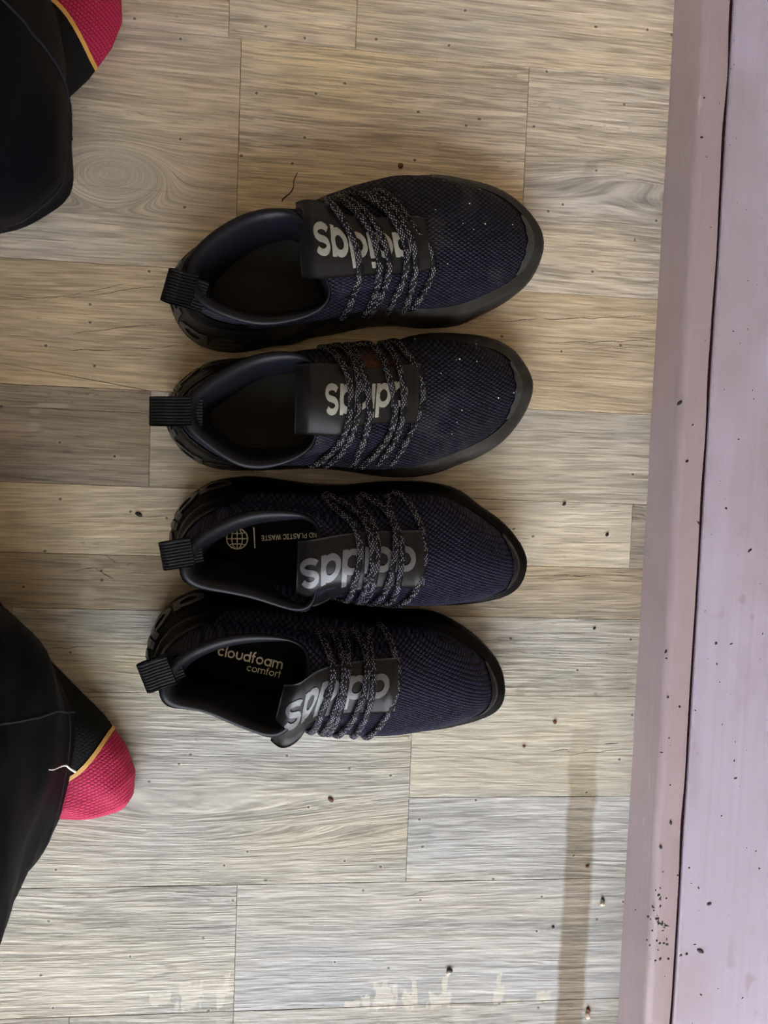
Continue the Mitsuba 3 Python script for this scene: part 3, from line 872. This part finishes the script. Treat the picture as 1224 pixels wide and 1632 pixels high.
SHOES = [
    dict(label='old black and navy slip-on running shoe with grey worn letters, topmost of the four', group='worn pair of black running shoes', worn=True, seed=3,
         outline=[(-116, 133), (-114, 147), (-105, 161), (-92, 171), (-75, 178), (-48, 186), (-18, 197), (8, 211), (33, 223), (46, 229), (62, 234), (77, 237), (94, 238), (112, 236), (130, 232.5), (148, 224), (159, 215), (167, 206), (172, 196), (173, 185), (170, 172), (163, 159), (153, 149), (139, 139), (126, 132), (112, 125), (98, 122), (84, 120.5), (70, 120.5), (57, 121), (30, 117), (8, 111), (-10, 107), (-22, 102), (-35, 100), (-47, 97), (-59, 94), (-72, 93), (-84, 94), (-97, 99), (-108, 109), (-114, 121)], toe=19,
         in_up=(9, 7, 6, 5, 5), in_low=(11, 13, 11, 10, 5), c_at=(230, 260, 3.825), l_at=(450, 260, 2.8465),
         collar=[(238, 660), (262, 585), (320, 505), (405, 425), (500, 362), (600, 312), (700, 282), (800, 272), (900, 285), (970, 340), (1020, 450), (1060, 560), (1105, 680), (1142, 790), (1130, 855), (1080, 900), (1000, 940), (900, 970), (800, 988), (660, 988), (560, 962), (470, 930), (380, 895), (318, 848), (276, 785), (248, 715)], front=11, zz=(.078, .068, .084),
         band_top=[(60, 178), (110, 165), (200, 185), (260, 225), (400, 245), (520, 245), (610, 240), (645, 250)], band_low=[(88, 520), (150, 525), (250, 520), (340, 510), (450, 508), (560, 500), (650, 490), (688, 470)], text_s=(.12, .86), text_t=(.27, .44), stroke=.25,
         cords=[([(178, 168), (235, 205), (285, 275), (325, 350), (345, 430), (350, 510), (325, 600), (285, 690), (262, 715)], 0),
                ([(185, 165), (270, 180), (345, 235), (395, 300), (425, 380), (440, 470), (430, 560), (405, 640), (360, 705)], 0),
                ([(235, 145), (320, 185), (395, 245), (445, 320), (475, 400), (485, 480), (465, 570), (425, 650), (385, 712)], 0),
                ([(250, 138), (345, 145), (430, 185), (500, 250), (545, 330), (565, 420), (555, 510), (520, 600), (470, 695)], 0),
                ([(350, 138), (430, 155), (510, 220), (560, 290), (595, 380), (605, 470), (590, 560), (565, 640), (540, 700)], 0),
                ([(415, 115), (470, 145), (530, 200), (580, 270), (640, 350), (680, 430), (680, 505), (640, 590), (595, 660), (565, 705)], 1)],
         tab=dict(root=(291, 461), tip=(266, 455), half=.0108, z=(.080, .076)),
         lint=[(820, 272), (867, 300), (920, 275), (750, 457), (695, 210), (850, 183), (1045, 278), (895, 118), (628, 407)]),
    dict(label='old black and navy slip-on running shoe with orange dust under its laces, second from top', group='worn pair of black running shoes', worn=True, seed=8,
         outline=[(-117, 44), (-116, 51), (-114, 58), (-109, 65), (-102, 72), (-94, 79), (-84, 84), (-72, 87), (-50, 91), (-20, 96), (20, 102), (56, 108), (67, 112), (80, 115.5), (98, 117.5), (115, 117.5), (130, 116), (144, 112), (155, 105), (163, 95), (169, 84), (170, 74), (167, 61), (160, 47), (148, 32), (131, 20), (113, 12), (96, 5), (78, 1.5), (64, .5), (48, 1), (31, 3), (0, 5), (-40, 2), (-67, 1), (-79, 2), (-91, 6), (-101, 12), (-108, 19), (-114, 29), (-116.5, 37)], toe=21,
         in_up=(10, 12, 9, 8, 6), in_low=(10, 9, 6, 9, 6), c_at=(230, 500, 3.825), l_at=(450, 500, 2.8465),
         collar=[(228, 600), (238, 525), (300, 455), (400, 390), (500, 325), (600, 275), (700, 242), (820, 228), (950, 240), (1040, 300), (1060, 420), (1060, 540), (1055, 660), (1050, 745), (1040, 800), (960, 870), (850, 920), (750, 945), (650, 950), (550, 925), (450, 862), (395, 815), (330, 772), (272, 730), (238, 672)], front=11, zz=(.078, .066, .084),
         band_top=[(62, 232), (150, 225), (270, 232), (380, 250), (480, 245), (560, 232), (630, 228)], band_low=[(55, 548), (150, 552), (265, 552), (330, 520), (430, 500), (520, 498), (612, 500)], text_s=(.24, .90), text_t=(.27, .44), stroke=.25,
         cords=[([(150, 135), (210, 160), (255, 210), (295, 270), (310, 350), (310, 440), (285, 540), (235, 620), (150, 690), (120, 715)], 0),
                ([(185, 125), (250, 130), (300, 180), (335, 250), (350, 340), (345, 440), (320, 540), (270, 630), (190, 705)], 0),
                ([(265, 115), (310, 150), (345, 210), (375, 290), (390, 370), (395, 460), (375, 560), (345, 640), (320, 700)], 0),
                ([(290, 108), (370, 120), (425, 165), (465, 230), (490, 310), (510, 390), (510, 470), (480, 560), (420, 640), (350, 705)], 0),
                ([(425, 105), (470, 140), (515, 210), (540, 280), (550, 360), (548, 440), (530, 530), (490, 610), (430, 690)], 0),
                ([(440, 98), (500, 115), (550, 165), (595, 225), (630, 300), (635, 400), (605, 490), (565, 570), (530, 640), (490, 690)], 1)],
         tab=dict(root=(286, 656), tip=(242, 656), half=.0098, z=(.078, .070)),
         lint=[(790, 208), (805, 205), (883, 217), (1050, 357), (980, 382), (815, 437), (793, 492), (893, 128), (600, 105), (720, 270), (770, 545)]),
    dict(label='clean navy slip-on running shoe with a globe printed on its insole, second from bottom', group='new pair of black and navy running shoes', worn=False, seed=5,
         outline=[(-111, -54), (-110, -41), (-107, -32), (-100, -22), (-91, -14), (-81, -8), (-69, -5), (-57, -3), (-44, -3), (-31, -4), (-12, -6), (7, -7), (23, -6.5), (43, -4), (71, -2), (87, -2), (105, -4), (120, -10), (132, -19), (146, -28), (159, -40), (168, -53), (171, -63), (170, -74), (166, -84), (158, -90.5), (145, -95), (131, -98), (115, -100), (100, -100.5), (80, -99.5), (50, -95), (20, -89), (-15, -84), (-50, -83), (-78, -82), (-97, -76), (-107, -66)], toe=22,
         in_up=(10, 14, 12, 6, 3), in_low=(9, 8, 4, 2, 2), c_at=(230, 750, 3.825), l_at=(450, 750, 2.8465),
         collar=[(212, 575), (228, 490), (285, 410), (360, 358), (440, 318), (520, 278), (610, 250), (720, 238), (820, 238), (920, 248), (1010, 272), (1060, 330), (1075, 430), (1070, 540), (1060, 650), (1050, 760), (1020, 845), (960, 866), (880, 852), (790, 822), (700, 790), (600, 764), (500, 746), (400, 734), (315, 716), (248, 690), (216, 640)], front=13, zz=(.080, .066, .086),
         band_top=[(70, 322), (150, 312), (260, 292), (370, 278), (480, 274), (580, 272), (645, 272)], band_low=[(62, 612), (150, 615), (230, 575), (300, 548), (420, 535), (540, 532), (645, 530)], text_s=(.03, .93), text_t=(.27, .45), stroke=.25,
         cords=[([(182, 105), (245, 175), (310, 230), (343, 290), (355, 370), (343, 450), (312, 550), (270, 618), (222, 650)], 0),
                ([(190, 102), (270, 140), (340, 190), (385, 250), (405, 330), (408, 420), (385, 510), (345, 590), (300, 640)], 0),
                ([(340, 112), (350, 155), (393, 210), (420, 270), (432, 350), (425, 450), (402, 540), (362, 600), (322, 638)], 0),
                ([(352, 105), (420, 140), (480, 190), (508, 250), (515, 330), (502, 430), (478, 520), (432, 590), (372, 634)], 0),
                ([(480, 106), (482, 160), (505, 230), (532, 290), (543, 370), (537, 440), (522, 530), (492, 590), (455, 618)], 0),
                ([(495, 100), (545, 110), (582, 160), (610, 210), (635, 280), (648, 370), (635, 460), (608, 535), (570, 585), (495, 630)], 1)],
         tab=dict(root=(286, 882), tip=(260, 886), half=.0098, z=(.080, .077)), prints=p3),
    dict(label='clean navy slip-on running shoe with white lettering on its insole, bottom of the four', group='new pair of black and navy running shoes', worn=False, seed=6,
         outline=[(-127, -145), (-126, -133), (-123, -123), (-117, -112), (-109, -103), (-99, -97), (-89, -93), (-70, -90.5), (-35, -92), (10, -99), (45, -104), (72, -106), (89, -106), (105, -109), (118, -115), (132, -124), (143, -134), (152, -145), (157, -158), (158, -169), (157, -178), (153, -185), (145, -190), (131, -195), (117, -199), (100, -202.5), (84, -204.5), (68, -205), (48, -203), (20, -198), (-15, -190), (-50, -183), (-80, -177), (-105, -169), (-120, -158)], toe=19,
         in_up=(11, 15, 12, 8, 3), in_low=(9, 8, 4, 2, 2), c_at=(210, 940, 3.825), l_at=(420, 940, 2.914),
         collar=[(162, 610), (178, 520), (225, 440), (305, 380), (400, 330), (490, 298), (600, 275), (720, 263), (850, 272), (970, 295), (1050, 340), (1085, 430), (1080, 540), (1060, 650), (1020, 760), (960, 850), (890, 905), (820, 900), (750, 872), (660, 840), (560, 795), (455, 745), (370, 727), (300, 728), (235, 722), (188, 695)], front=12, zz=(.080, .066, .086),
         band_top=[(95, 440), (160, 435), (220, 395), (270, 368), (350, 345), (450, 330), (550, 320), (640, 315)], band_low=[(32, 700), (90, 735), (170, 690), (215, 625), (290, 590), (400, 578), (500, 575), (608, 572)], text_s=(.07, .93), text_t=(.27, .45), stroke=.25,
         cords=[([(245, 185), (285, 240), (312, 310), (325, 390), (305, 480), (275, 560), (235, 640), (190, 690), (160, 712)], 0),
                ([(305, 178), (335, 220), (362, 290), (375, 370), (365, 460), (335, 550), (295, 630), (238, 708)], 0),
                ([(365, 178), (385, 230), (393, 300), (390, 390), (375, 480), (352, 570), (312, 650), (282, 708)], 0),
                ([(412, 178), (445, 220), (472, 280), (482, 350), (475, 440), (448, 530), (400, 620), (310, 705)], 0),
                ([(488, 182), (492, 250), (503, 320), (512, 400), (505, 480), (482, 570), (440, 650), (405, 700)], 0),
                ([(530, 150), (565, 190), (592, 240), (612, 310), (628, 400), (610, 500), (572, 580), (530, 640), (445, 708)], 1)],
         tab=dict(root=(254, 1072), tip=(229, 1080), half=.0105, z=(.080, .077)), prints=p4),
]
for cfg in SHOES:
    cfg['collar_z'] = zc(cfg['collar'], *cfg['zz'], cfg['front'])
    make_shoe(cfg)

# ------------------------------------------------------------------ the seated person: trousers and socks
def knit_sock(p, n, uv):
    return dr.abs(dr.sin(uv.x * math.pi / .0028)) * .5 + dr.abs(dr.sin(uv.y * math.pi / .0022 + dr.floor(uv.x / .0028) * 1.6)) * .5


def red_knit(p, n, uv):
    k = knit_sock(p, n, uv)
    return mix(mi.Color3f(.13, .006, .020), mi.Color3f(.42, .026, .078), smoothstep(.15, .8, k))


def black_knit(p, n, uv):
    pat = smoothstep(.52, .60, noise(uv.x * 75, uv.y * 60, 4.0)) * smoothstep(.045, .02, dr.abs(uv.x - .150))
    return mix(mi.Color3f(.006, .006, .006), mi.Color3f(.07, .004, .008), pat * .7)


bump('red_sock_knit', knit_sock, .0007, base_color=mikit.proc(red_knit), roughness=.8, sheen=.6, specular=.15)
bump('black_sock_knit', knit_sock, .0005, base_color=mikit.proc(black_knit), roughness=.8, specular=.15)
bsdf('gold_thread', base_color=rgb(.55, .30, .07), roughness=.6)
bump('navy_cloth', lambda p, n, uv: fbm(p.x * 30, p.y * 30, p.z * 16, 3), .004, eps=1e-3, base_color=rgb(.0028, .003, .0048), roughness=.55, specular=.04)
bsdf('white_thread', base_color=rgb(.75, .72, .70), roughness=.6)

person = thing('person', 'person in black loose trousers and red-toed socks seated at the left edge', 'person')


def foot_surface(toe, ankle, width, d0, d1, n, out=0.0, mirror=1):
    """a foot from distance d0 to d1 behind the toe tip; d0 and d1 may differ across the foot"""
    toe, ankle = np.asarray(toe, float), np.asarray(ankle, float)
    ax = (ankle - toe)[:2]; ax /= np.linalg.norm(ax)
    sd = np.array([-ax[1], ax[0]]) * mirror
    ang = np.linspace(0, 2 * math.pi, 61)
    c, s = np.cos(ang), np.sin(ang)
    f = np.linspace(0, 1, n)[:, None]
    d = np.broadcast_to(np.broadcast_to(d0, (61,))[None] * (1 - f) + np.broadcast_to(d1, (61,))[None] * f, (n, 61))
    w = width * np.interp(d, [0, .003, .010, .025, .045, .075, .11, .16, .20, .24, .262, .27], [.02, .17, .32, .44, .495, .50, .44, .36, .34, .33, .2, .03]) + out
    h = np.interp(d, [0, .003, .010, .025, .045, .075, .11, .15, .185, .22, .25, .27], [.004, .016, .024, .031, .037, .047, .060, .075, .095, .095, .07, .02]) + out
    lat = np.sign(c) * np.abs(c) ** .85
    y_ = w * lat
    top = np.interp(d, [0, .1, .2], [.6, .8, 1.0])
    z_ = np.where(s > 0, .012 + (h - .012) * np.abs(s) ** top, .012 - .0115 * np.abs(s) ** .6) * np.minimum(1, h / .02)
    k = (y_ / (width * .5))
    skew = .042 * (np.clip(.55 - k, 0, 2) / 1.55) ** 1.6 * np.exp(-(d / .055) ** 2)
    # toes pressing through the knit
    z_ = z_ + np.where(s > 0, .0022 * np.cos(k * 9.5 + .6) * np.exp(-((d - .022) / .018) ** 2) * s, 0)
    xy = toe[:2] + ax * (d + skew)[..., None] + sd * y_[..., None]
    U = np.stack([d, np.broadcast_to(ang / (2 * math.pi) * .2, d.shape)], -1).reshape(-1, 2)
    return np.concatenate([xy, z_[..., None]], -1), U


def sock(toe, ankle, width, mirror, stripe, bow):
    lat = np.cos(np.linspace(0, 2 * math.pi, 61))
    edge = stripe + bow * lat ** 2
    F_ = lambda *a: foot_surface(toe, ankle, width, *a, mirror)
    R, U = F_(edge + .001, .27, 60, 0.0)
    k = add('sock', mesh(R, grid_faces(60, 61)), 'black_sock_knit', person, smooth=True, uv=U, label='black sock with a red toe and a gold stripe')
    R, U = F_(0.0, edge + .001, 50, .0002)
    add('toe_cap', mesh(R, grid_faces(50, 61)), 'red_sock_knit', k, smooth=True, uv=U, label='red knitted toe')
    R, U = F_(edge, edge + .0034, 6, .0010)
    add('stripe', mesh(R, grid_faces(6, 61)), 'gold_thread', k, smooth=True, uv=U, label='thin gold stripe')
    a = np.asarray(ankle)
    rings = []
    for z in np.linspace(.04, .26, 9):
        an = np.linspace(0, 2 * math.pi, 33)[:-1]
        rr = np.interp(z, [.04, .1, .26], [.036, .036, .046])
        rings.append(np.column_stack([a[0] + rr * np.cos(an), a[1] + rr * np.sin(an), np.full(32, z)]))
    add('shaft', loft(rings, True, True), 'black_sock_knit', k, smooth=True)
    return k


sock(at(168, 1321, .014), at(-30, 1120, .05), .098, -1, .050, .012)
sock(at(147, -76, .014), at(-110, 165, .05), .098, 1, .050, .014)


def leg(keys, knee, hip, seed):
    """one trouser leg: rings from the hem (frame points at a height) up to the knee, then along the thigh"""
    rings = []
    for z, pts in keys:
        q = at(np.array(pts)[:, 0], np.array(pts)[:, 1], z)
        rings.append(spline(q, 72, closed=True))
    # align the rings' starts
    A = [rings[0]]
    for q in rings[1:]:
        c0 = A[-1] - A[-1].mean(0)
        best = min(range(72), key=lambda k: np.sum((np.roll(q, -k, 0) - q.mean(0) - c0)[:, :2] ** 2))
        A.append(np.roll(q, -best, 0))
    last = A[-1]; c = last.mean(0)
    rel = last - c
    ang = np.arctan2(rel[:, 1], rel[:, 0])
    knee, hip = np.asarray(knee, float), np.asarray(hip, float)
    for f in np.linspace(.2, 1, 7):                                         # shin
        cc = c * (1 - f) + (knee - [0, 0, .03]) * f
        rr = np.array([.082, .085]) * (1 + .05 * f)
        tgt = np.column_stack([cc[0] + rr[0] * np.cos(ang), cc[1] + rr[1] * np.sin(ang), np.full(72, cc[2])])
        k = min(1, f * 1.3)
        src = cc + rel
        A.append(src * (1 - k) + tgt * k)
    d = hip - knee
    for f in np.linspace(.06, 1, 9):                                        # thigh, turning over the knee
        cc = knee + d * f
        tilt = min(1.0, f * 3.2) * math.pi / 2
        rr = .088 + .012 * f
        v1 = np.array([math.cos(tilt), 0, math.sin(tilt)])
        A.append(cc + rr * (np.cos(ang)[:, None] * v1 + np.sin(ang)[:, None] * np.array([0, 1.0, 0])) + [0, 0, 0])
    A = np.array(A)
    s = np.concatenate([[0], np.cumsum(np.linalg.norm(np.diff(A.mean(1), axis=0), axis=1))])
    u = np.linspace(0, s[-1], 90)
    B = np.stack([[np.interp(u, s, A[:, j, k]) for k in range(3)] for j in range(72)]).transpose(2, 0, 1)
    B = ndimage.gaussian_filter1d(B, 1.0, axis=0, mode='nearest')
    nrm = B - B.mean(1, keepdims=True)
    nrm /= np.linalg.norm(nrm, axis=2, keepdims=True) + 1e-9
    w = meshkit.fbm(B * [11, 11, 20] + seed, 3, seed) - .5
    B = B + nrm * (w * .022)[..., None]
    # turn the hem inwards so that it has a thickness
    hem = B[0].copy(); cc = hem.mean(0)
    inn = np.array([hem + (cc - hem) * k * [1, 1, 0] + [0, 0, dz] for k, dz in ((.10, .04), (.06, .012), (.03, .001), (.008, -.0015))])
    return loft(np.concatenate([inn, B]), False, True), B


low_keys = [(.030, [(72, 1040), (106, 1100), (124, 1140), (122, 1190), (110, 1235), (98, 1290), (70, 1335), (0, 1365), (-90, 1340), (-140, 1250), (-130, 1130), (-60, 1040), (20, 1015)]),
            (.075, [(60, 1028), (92, 1090), (106, 1150), (104, 1215), (92, 1290), (72, 1355), (20, 1420), (-90, 1420), (-190, 1330), (-200, 1180), (-140, 1040), (-30, 985)]),
            (.120, [(0, 985), (48, 1060), (66, 1160), (62, 1260), (42, 1380), (20, 1470), (-40, 1530), (-180, 1530), (-290, 1400), (-300, 1180), (-220, 1000), (-90, 935)]),
            (.170, [(-70, 930), (-10, 1060), (10, 1200), (5, 1350), (-10, 1500), (-40, 1600), (-130, 1680), (-320, 1660), (-440, 1480), (-450, 1180), (-340, 950), (-190, 870)])]
up_keys = [(.030, [(84, 130), (112, 165), (121, 220), (124, 290), (112, 320), (78, 346), (20, 372), (-80, 360), (-130, 270), (-130, 120), (-60, 40), (30, 60)]),
           (.075, [(84, 60), (108, 130), (118, 210), (112, 290), (70, 338), (0, 365), (-110, 340), (-190, 220), (-180, 40), (-90, -60), (20, -30)]),
           (.120, [(60, -20), (84, 90), (88, 200), (66, 285), (10, 335), (-80, 350), (-210, 290), (-290, 130), (-270, -80), (-150, -180), (-20, -130)]),
           (.170, [(0, -130), (30, 30), (20, 180), (-20, 270), (-100, 320), (-200, 320), (-340, 220), (-420, 10), (-380, -240), (-240, -330), (-80, -280)])]
ml, bl = leg(low_keys, (-.40, -.26, .44), (-.86, -.13, .46), 2)
mu, bu = leg(up_keys, (-.42, .34, .44), (-.86, .12, .46), 5)
pelvis = trimesh.creation.icosphere(3, 1.0); pelvis.apply_scale([.17, .22, .14]); pelvis.apply_translation([-.92, 0, .47])
trk = add('trousers', trimesh.util.concatenate([ml, mu, pelvis]), 'navy_cloth', person, smooth=60, label='loose black trousers')
bsdf('seam_thread', base_color=rgb(.011, .012, .018), roughness=.6, specular=.1)
for B_ in (bl, bu):
    k_ = int(np.argmax(B_[:, :, 2].mean(1) > B_[0, :, 2].mean() + .024))
    rim_ = np.vstack([B_[k_], B_[k_][:3]])
    add('hem_seam', tube(rim_, .0009, 6)[0], 'seam_thread', trk, smooth=True, label='stitched hem seam')
    add('side_seam', tube(B_[:40, 8], .0010, 6)[0], 'seam_thread', trk, smooth=True, label='side seam')
thp = np.array([(68, 1221), (80, 1227), (92, 1224), (104, 1220), (110, 1224), (120, 1230)], float)
thz = np.array([.112, .110, .104, .096, .088, .080])
q = spline(at(thp[:, 0], thp[:, 1], thz), 40)
add('loose_thread', tube(q, np.linspace(.0003, .0008, 40), 6)[0], 'white_thread', trk, smooth=True, label='loose white thread')

# ------------------------------------------------------------------ crumbs, threads and dirt
bsdf('brown_crumb', base_color=rgb(.10, .035, .012), roughness=.7)
bsdf('black_crumb', base_color=rgb(.012, .010, .010), roughness=.6)
bsdf('pale_crumb', base_color=rgb(.62, .55, .44), roughness=.8)


def crumb(px, py, r_, stretch, rot, mat, label, base=0.0):
    m_ = trimesh.creation.icosphere(2, r_)
    v = m_.vertices
    m_.vertices = v * (1 + .5 * (meshkit.noise(v / r_ * 1.6 + px, int(px)) - .5))[:, None]
    m_.apply_scale([stretch, 1, .6])
    m_.apply_transform(trimesh.transformations.rotation_matrix(rot, [0, 0, 1]))
    p = at(px, py, base)
    m_.apply_translation(p - [0, 0, m_.bounds[0][2]] + [0, 0, base * 0])
    if base: m_.apply_translation([0, 0, 0])
    add('crumb', m_, mat, smooth=True, label=label, category='crumb')


crumb(638, 265, .0021, 1.1, .5, 'brown_crumb', 'brown crumb on the floor just above the toe of the topmost shoe')
crumb(222, 820, .0016, 1.9, -.6, 'black_crumb', 'black seed-like crumb left of the third shoe heel')
crumb(527, 1274, .0016, 1.7, -.6, 'brown_crumb', 'reddish brown crumb on the floor below the bottom shoe')
crumb(884, 1150, .0016, .9, 0, 'brown_crumb', 'dark red crumb right of the bottom shoe toe')
crumb(835, 1189, .0012, 1.1, .3, 'brown_crumb', 'tiny brown crumb below right of the bottom shoe toe')
crumb(899, 803, .0013, 1.5, .8, 'black_crumb', 'small black crumb on the cream plank near its upper edge')
crumb(967, 852, .0013, 1.4, 1.2, 'black_crumb', 'small black crumb on the cream plank near the lilac step')
crumb(947, 1001, .0011, 1.4, .9, 'black_crumb', 'tiny black crumb on the grey streaked plank near the step')
crumb(716, 1545, .0021, 1.3, .0, 'black_crumb', 'dark crumb above the pale patches near the bottom edge')
crumb(714, 1550, .0016, 1.3, .3, 'pale_crumb', 'pale crumb touching the dark crumb near the bottom edge')
crumb(960, 1433, .0019, .8, .2, 'black_crumb', 'dark crumb right of the brown stain')
crumb(960, 1440, .0019, 1.2, .1, 'pale_crumb', 'white crumb right of the brown stain')
crumb(881, 1477, .0012, 1.1, .1, 'black_crumb', 'small black crumb left of the brown stain')
crumb(936, 1380, .0013, 1.3, .1, 'brown_crumb', 'small brown crumb on the brown stain')
crumb(936, 1617, .0030, .8, .3, 'pale_crumb', 'pale broken crumb at the lower end of the brown stain')
crumb(937, 1608, .0022, .8, .3, 'brown_crumb', 'brown crumb at the lower end of the brown stain')
q = at(np.array([450, 452, 462, 466, 468, 468, 474]), np.array([320, 316, 308, 302, 296, 290, 275]), np.array([.001, .004, .006, .006, .005, .003, .001]))
bsdf('dark_red_thread', base_color=rgb(.06, .012, .014), roughness=.7)
add('thread', tube(spline(q, 50), np.linspace(.0006, .0003, 50), 6)[0], 'dark_red_thread', smooth=True, label='dark red loose thread on the floor above the topmost shoe', category='thread')

specks = []
def speck(px, py, r_, z):
    m_ = trimesh.creation.icosphere(1, r_)
    m_.apply_scale([rng.uniform(.6, 1.1), rng.uniform(.8, 1.7), .5])
    m_.apply_transform(trimesh.transformations.rotation_matrix(rng.uniform(0, 3), [0, 0, 1]))
    m_.apply_translation(at(px, py, z) + [0, 0, .0002])
    specks.append(m_)
zt = SH
for (px, py, r_) in [(1083, 642, .0016), (1095, 735, .0013), (1195, 877, .0014), (1157, 810, .0010), (1177, 700, .0008), (1104, 677, .0006), (1113, 833, .0008), (1069, 1311, .0014), (1122, 156, .0008), (1118, 219, .0008), (1141, 1025, .0012), (1142, 1058, .0008), (1147, 1087, .0007), (1170, 1212, .0009), (1172, 1240, .0009), (1210, 1384, .0008), (1116, 1515, .0022), (1094, 1520, .0014), (1085, 1522, .0013), (1107, 1505, .0008), (1130, 1440, .0016), (1113, 1415, .0010), (1098, 1383, .0009), (1117, 1585, .0009), (1053, 1350, .0012), (1061, 1038, .0010), (1064, 1111, .0010), (1083, 1126, .0009), (1062, 1049, .0007), (1108, 1132, .0007), (1054, 1199, .0009), (1068, 1251, .0007), (1066, 1176, .0008), (1165, 1026, .0008), (1215, 1010, .0006), (1150, 1300, .0006), (1183, 1590, .0007), (1080, 1395, .0008)]:
    speck(px, py, r_, zt)
for _ in range(46):
    speck(rng.normal(1052, 12), rng.normal(1470, 38), rng.uniform(.0004, .0011), zt)
for _ in range(60):
    y_ = rng.uniform(0, 1632)
    speck(rng.uniform(1120 - .056 * y_ + 12, 1218), y_, rng.uniform(.0002, .0005), zt)
add('dirt_specks', trimesh.util.concatenate(specks), 'black_crumb', smooth=True, kind='stuff', label='dark dirt specks scattered on the lilac step', category='dirt')
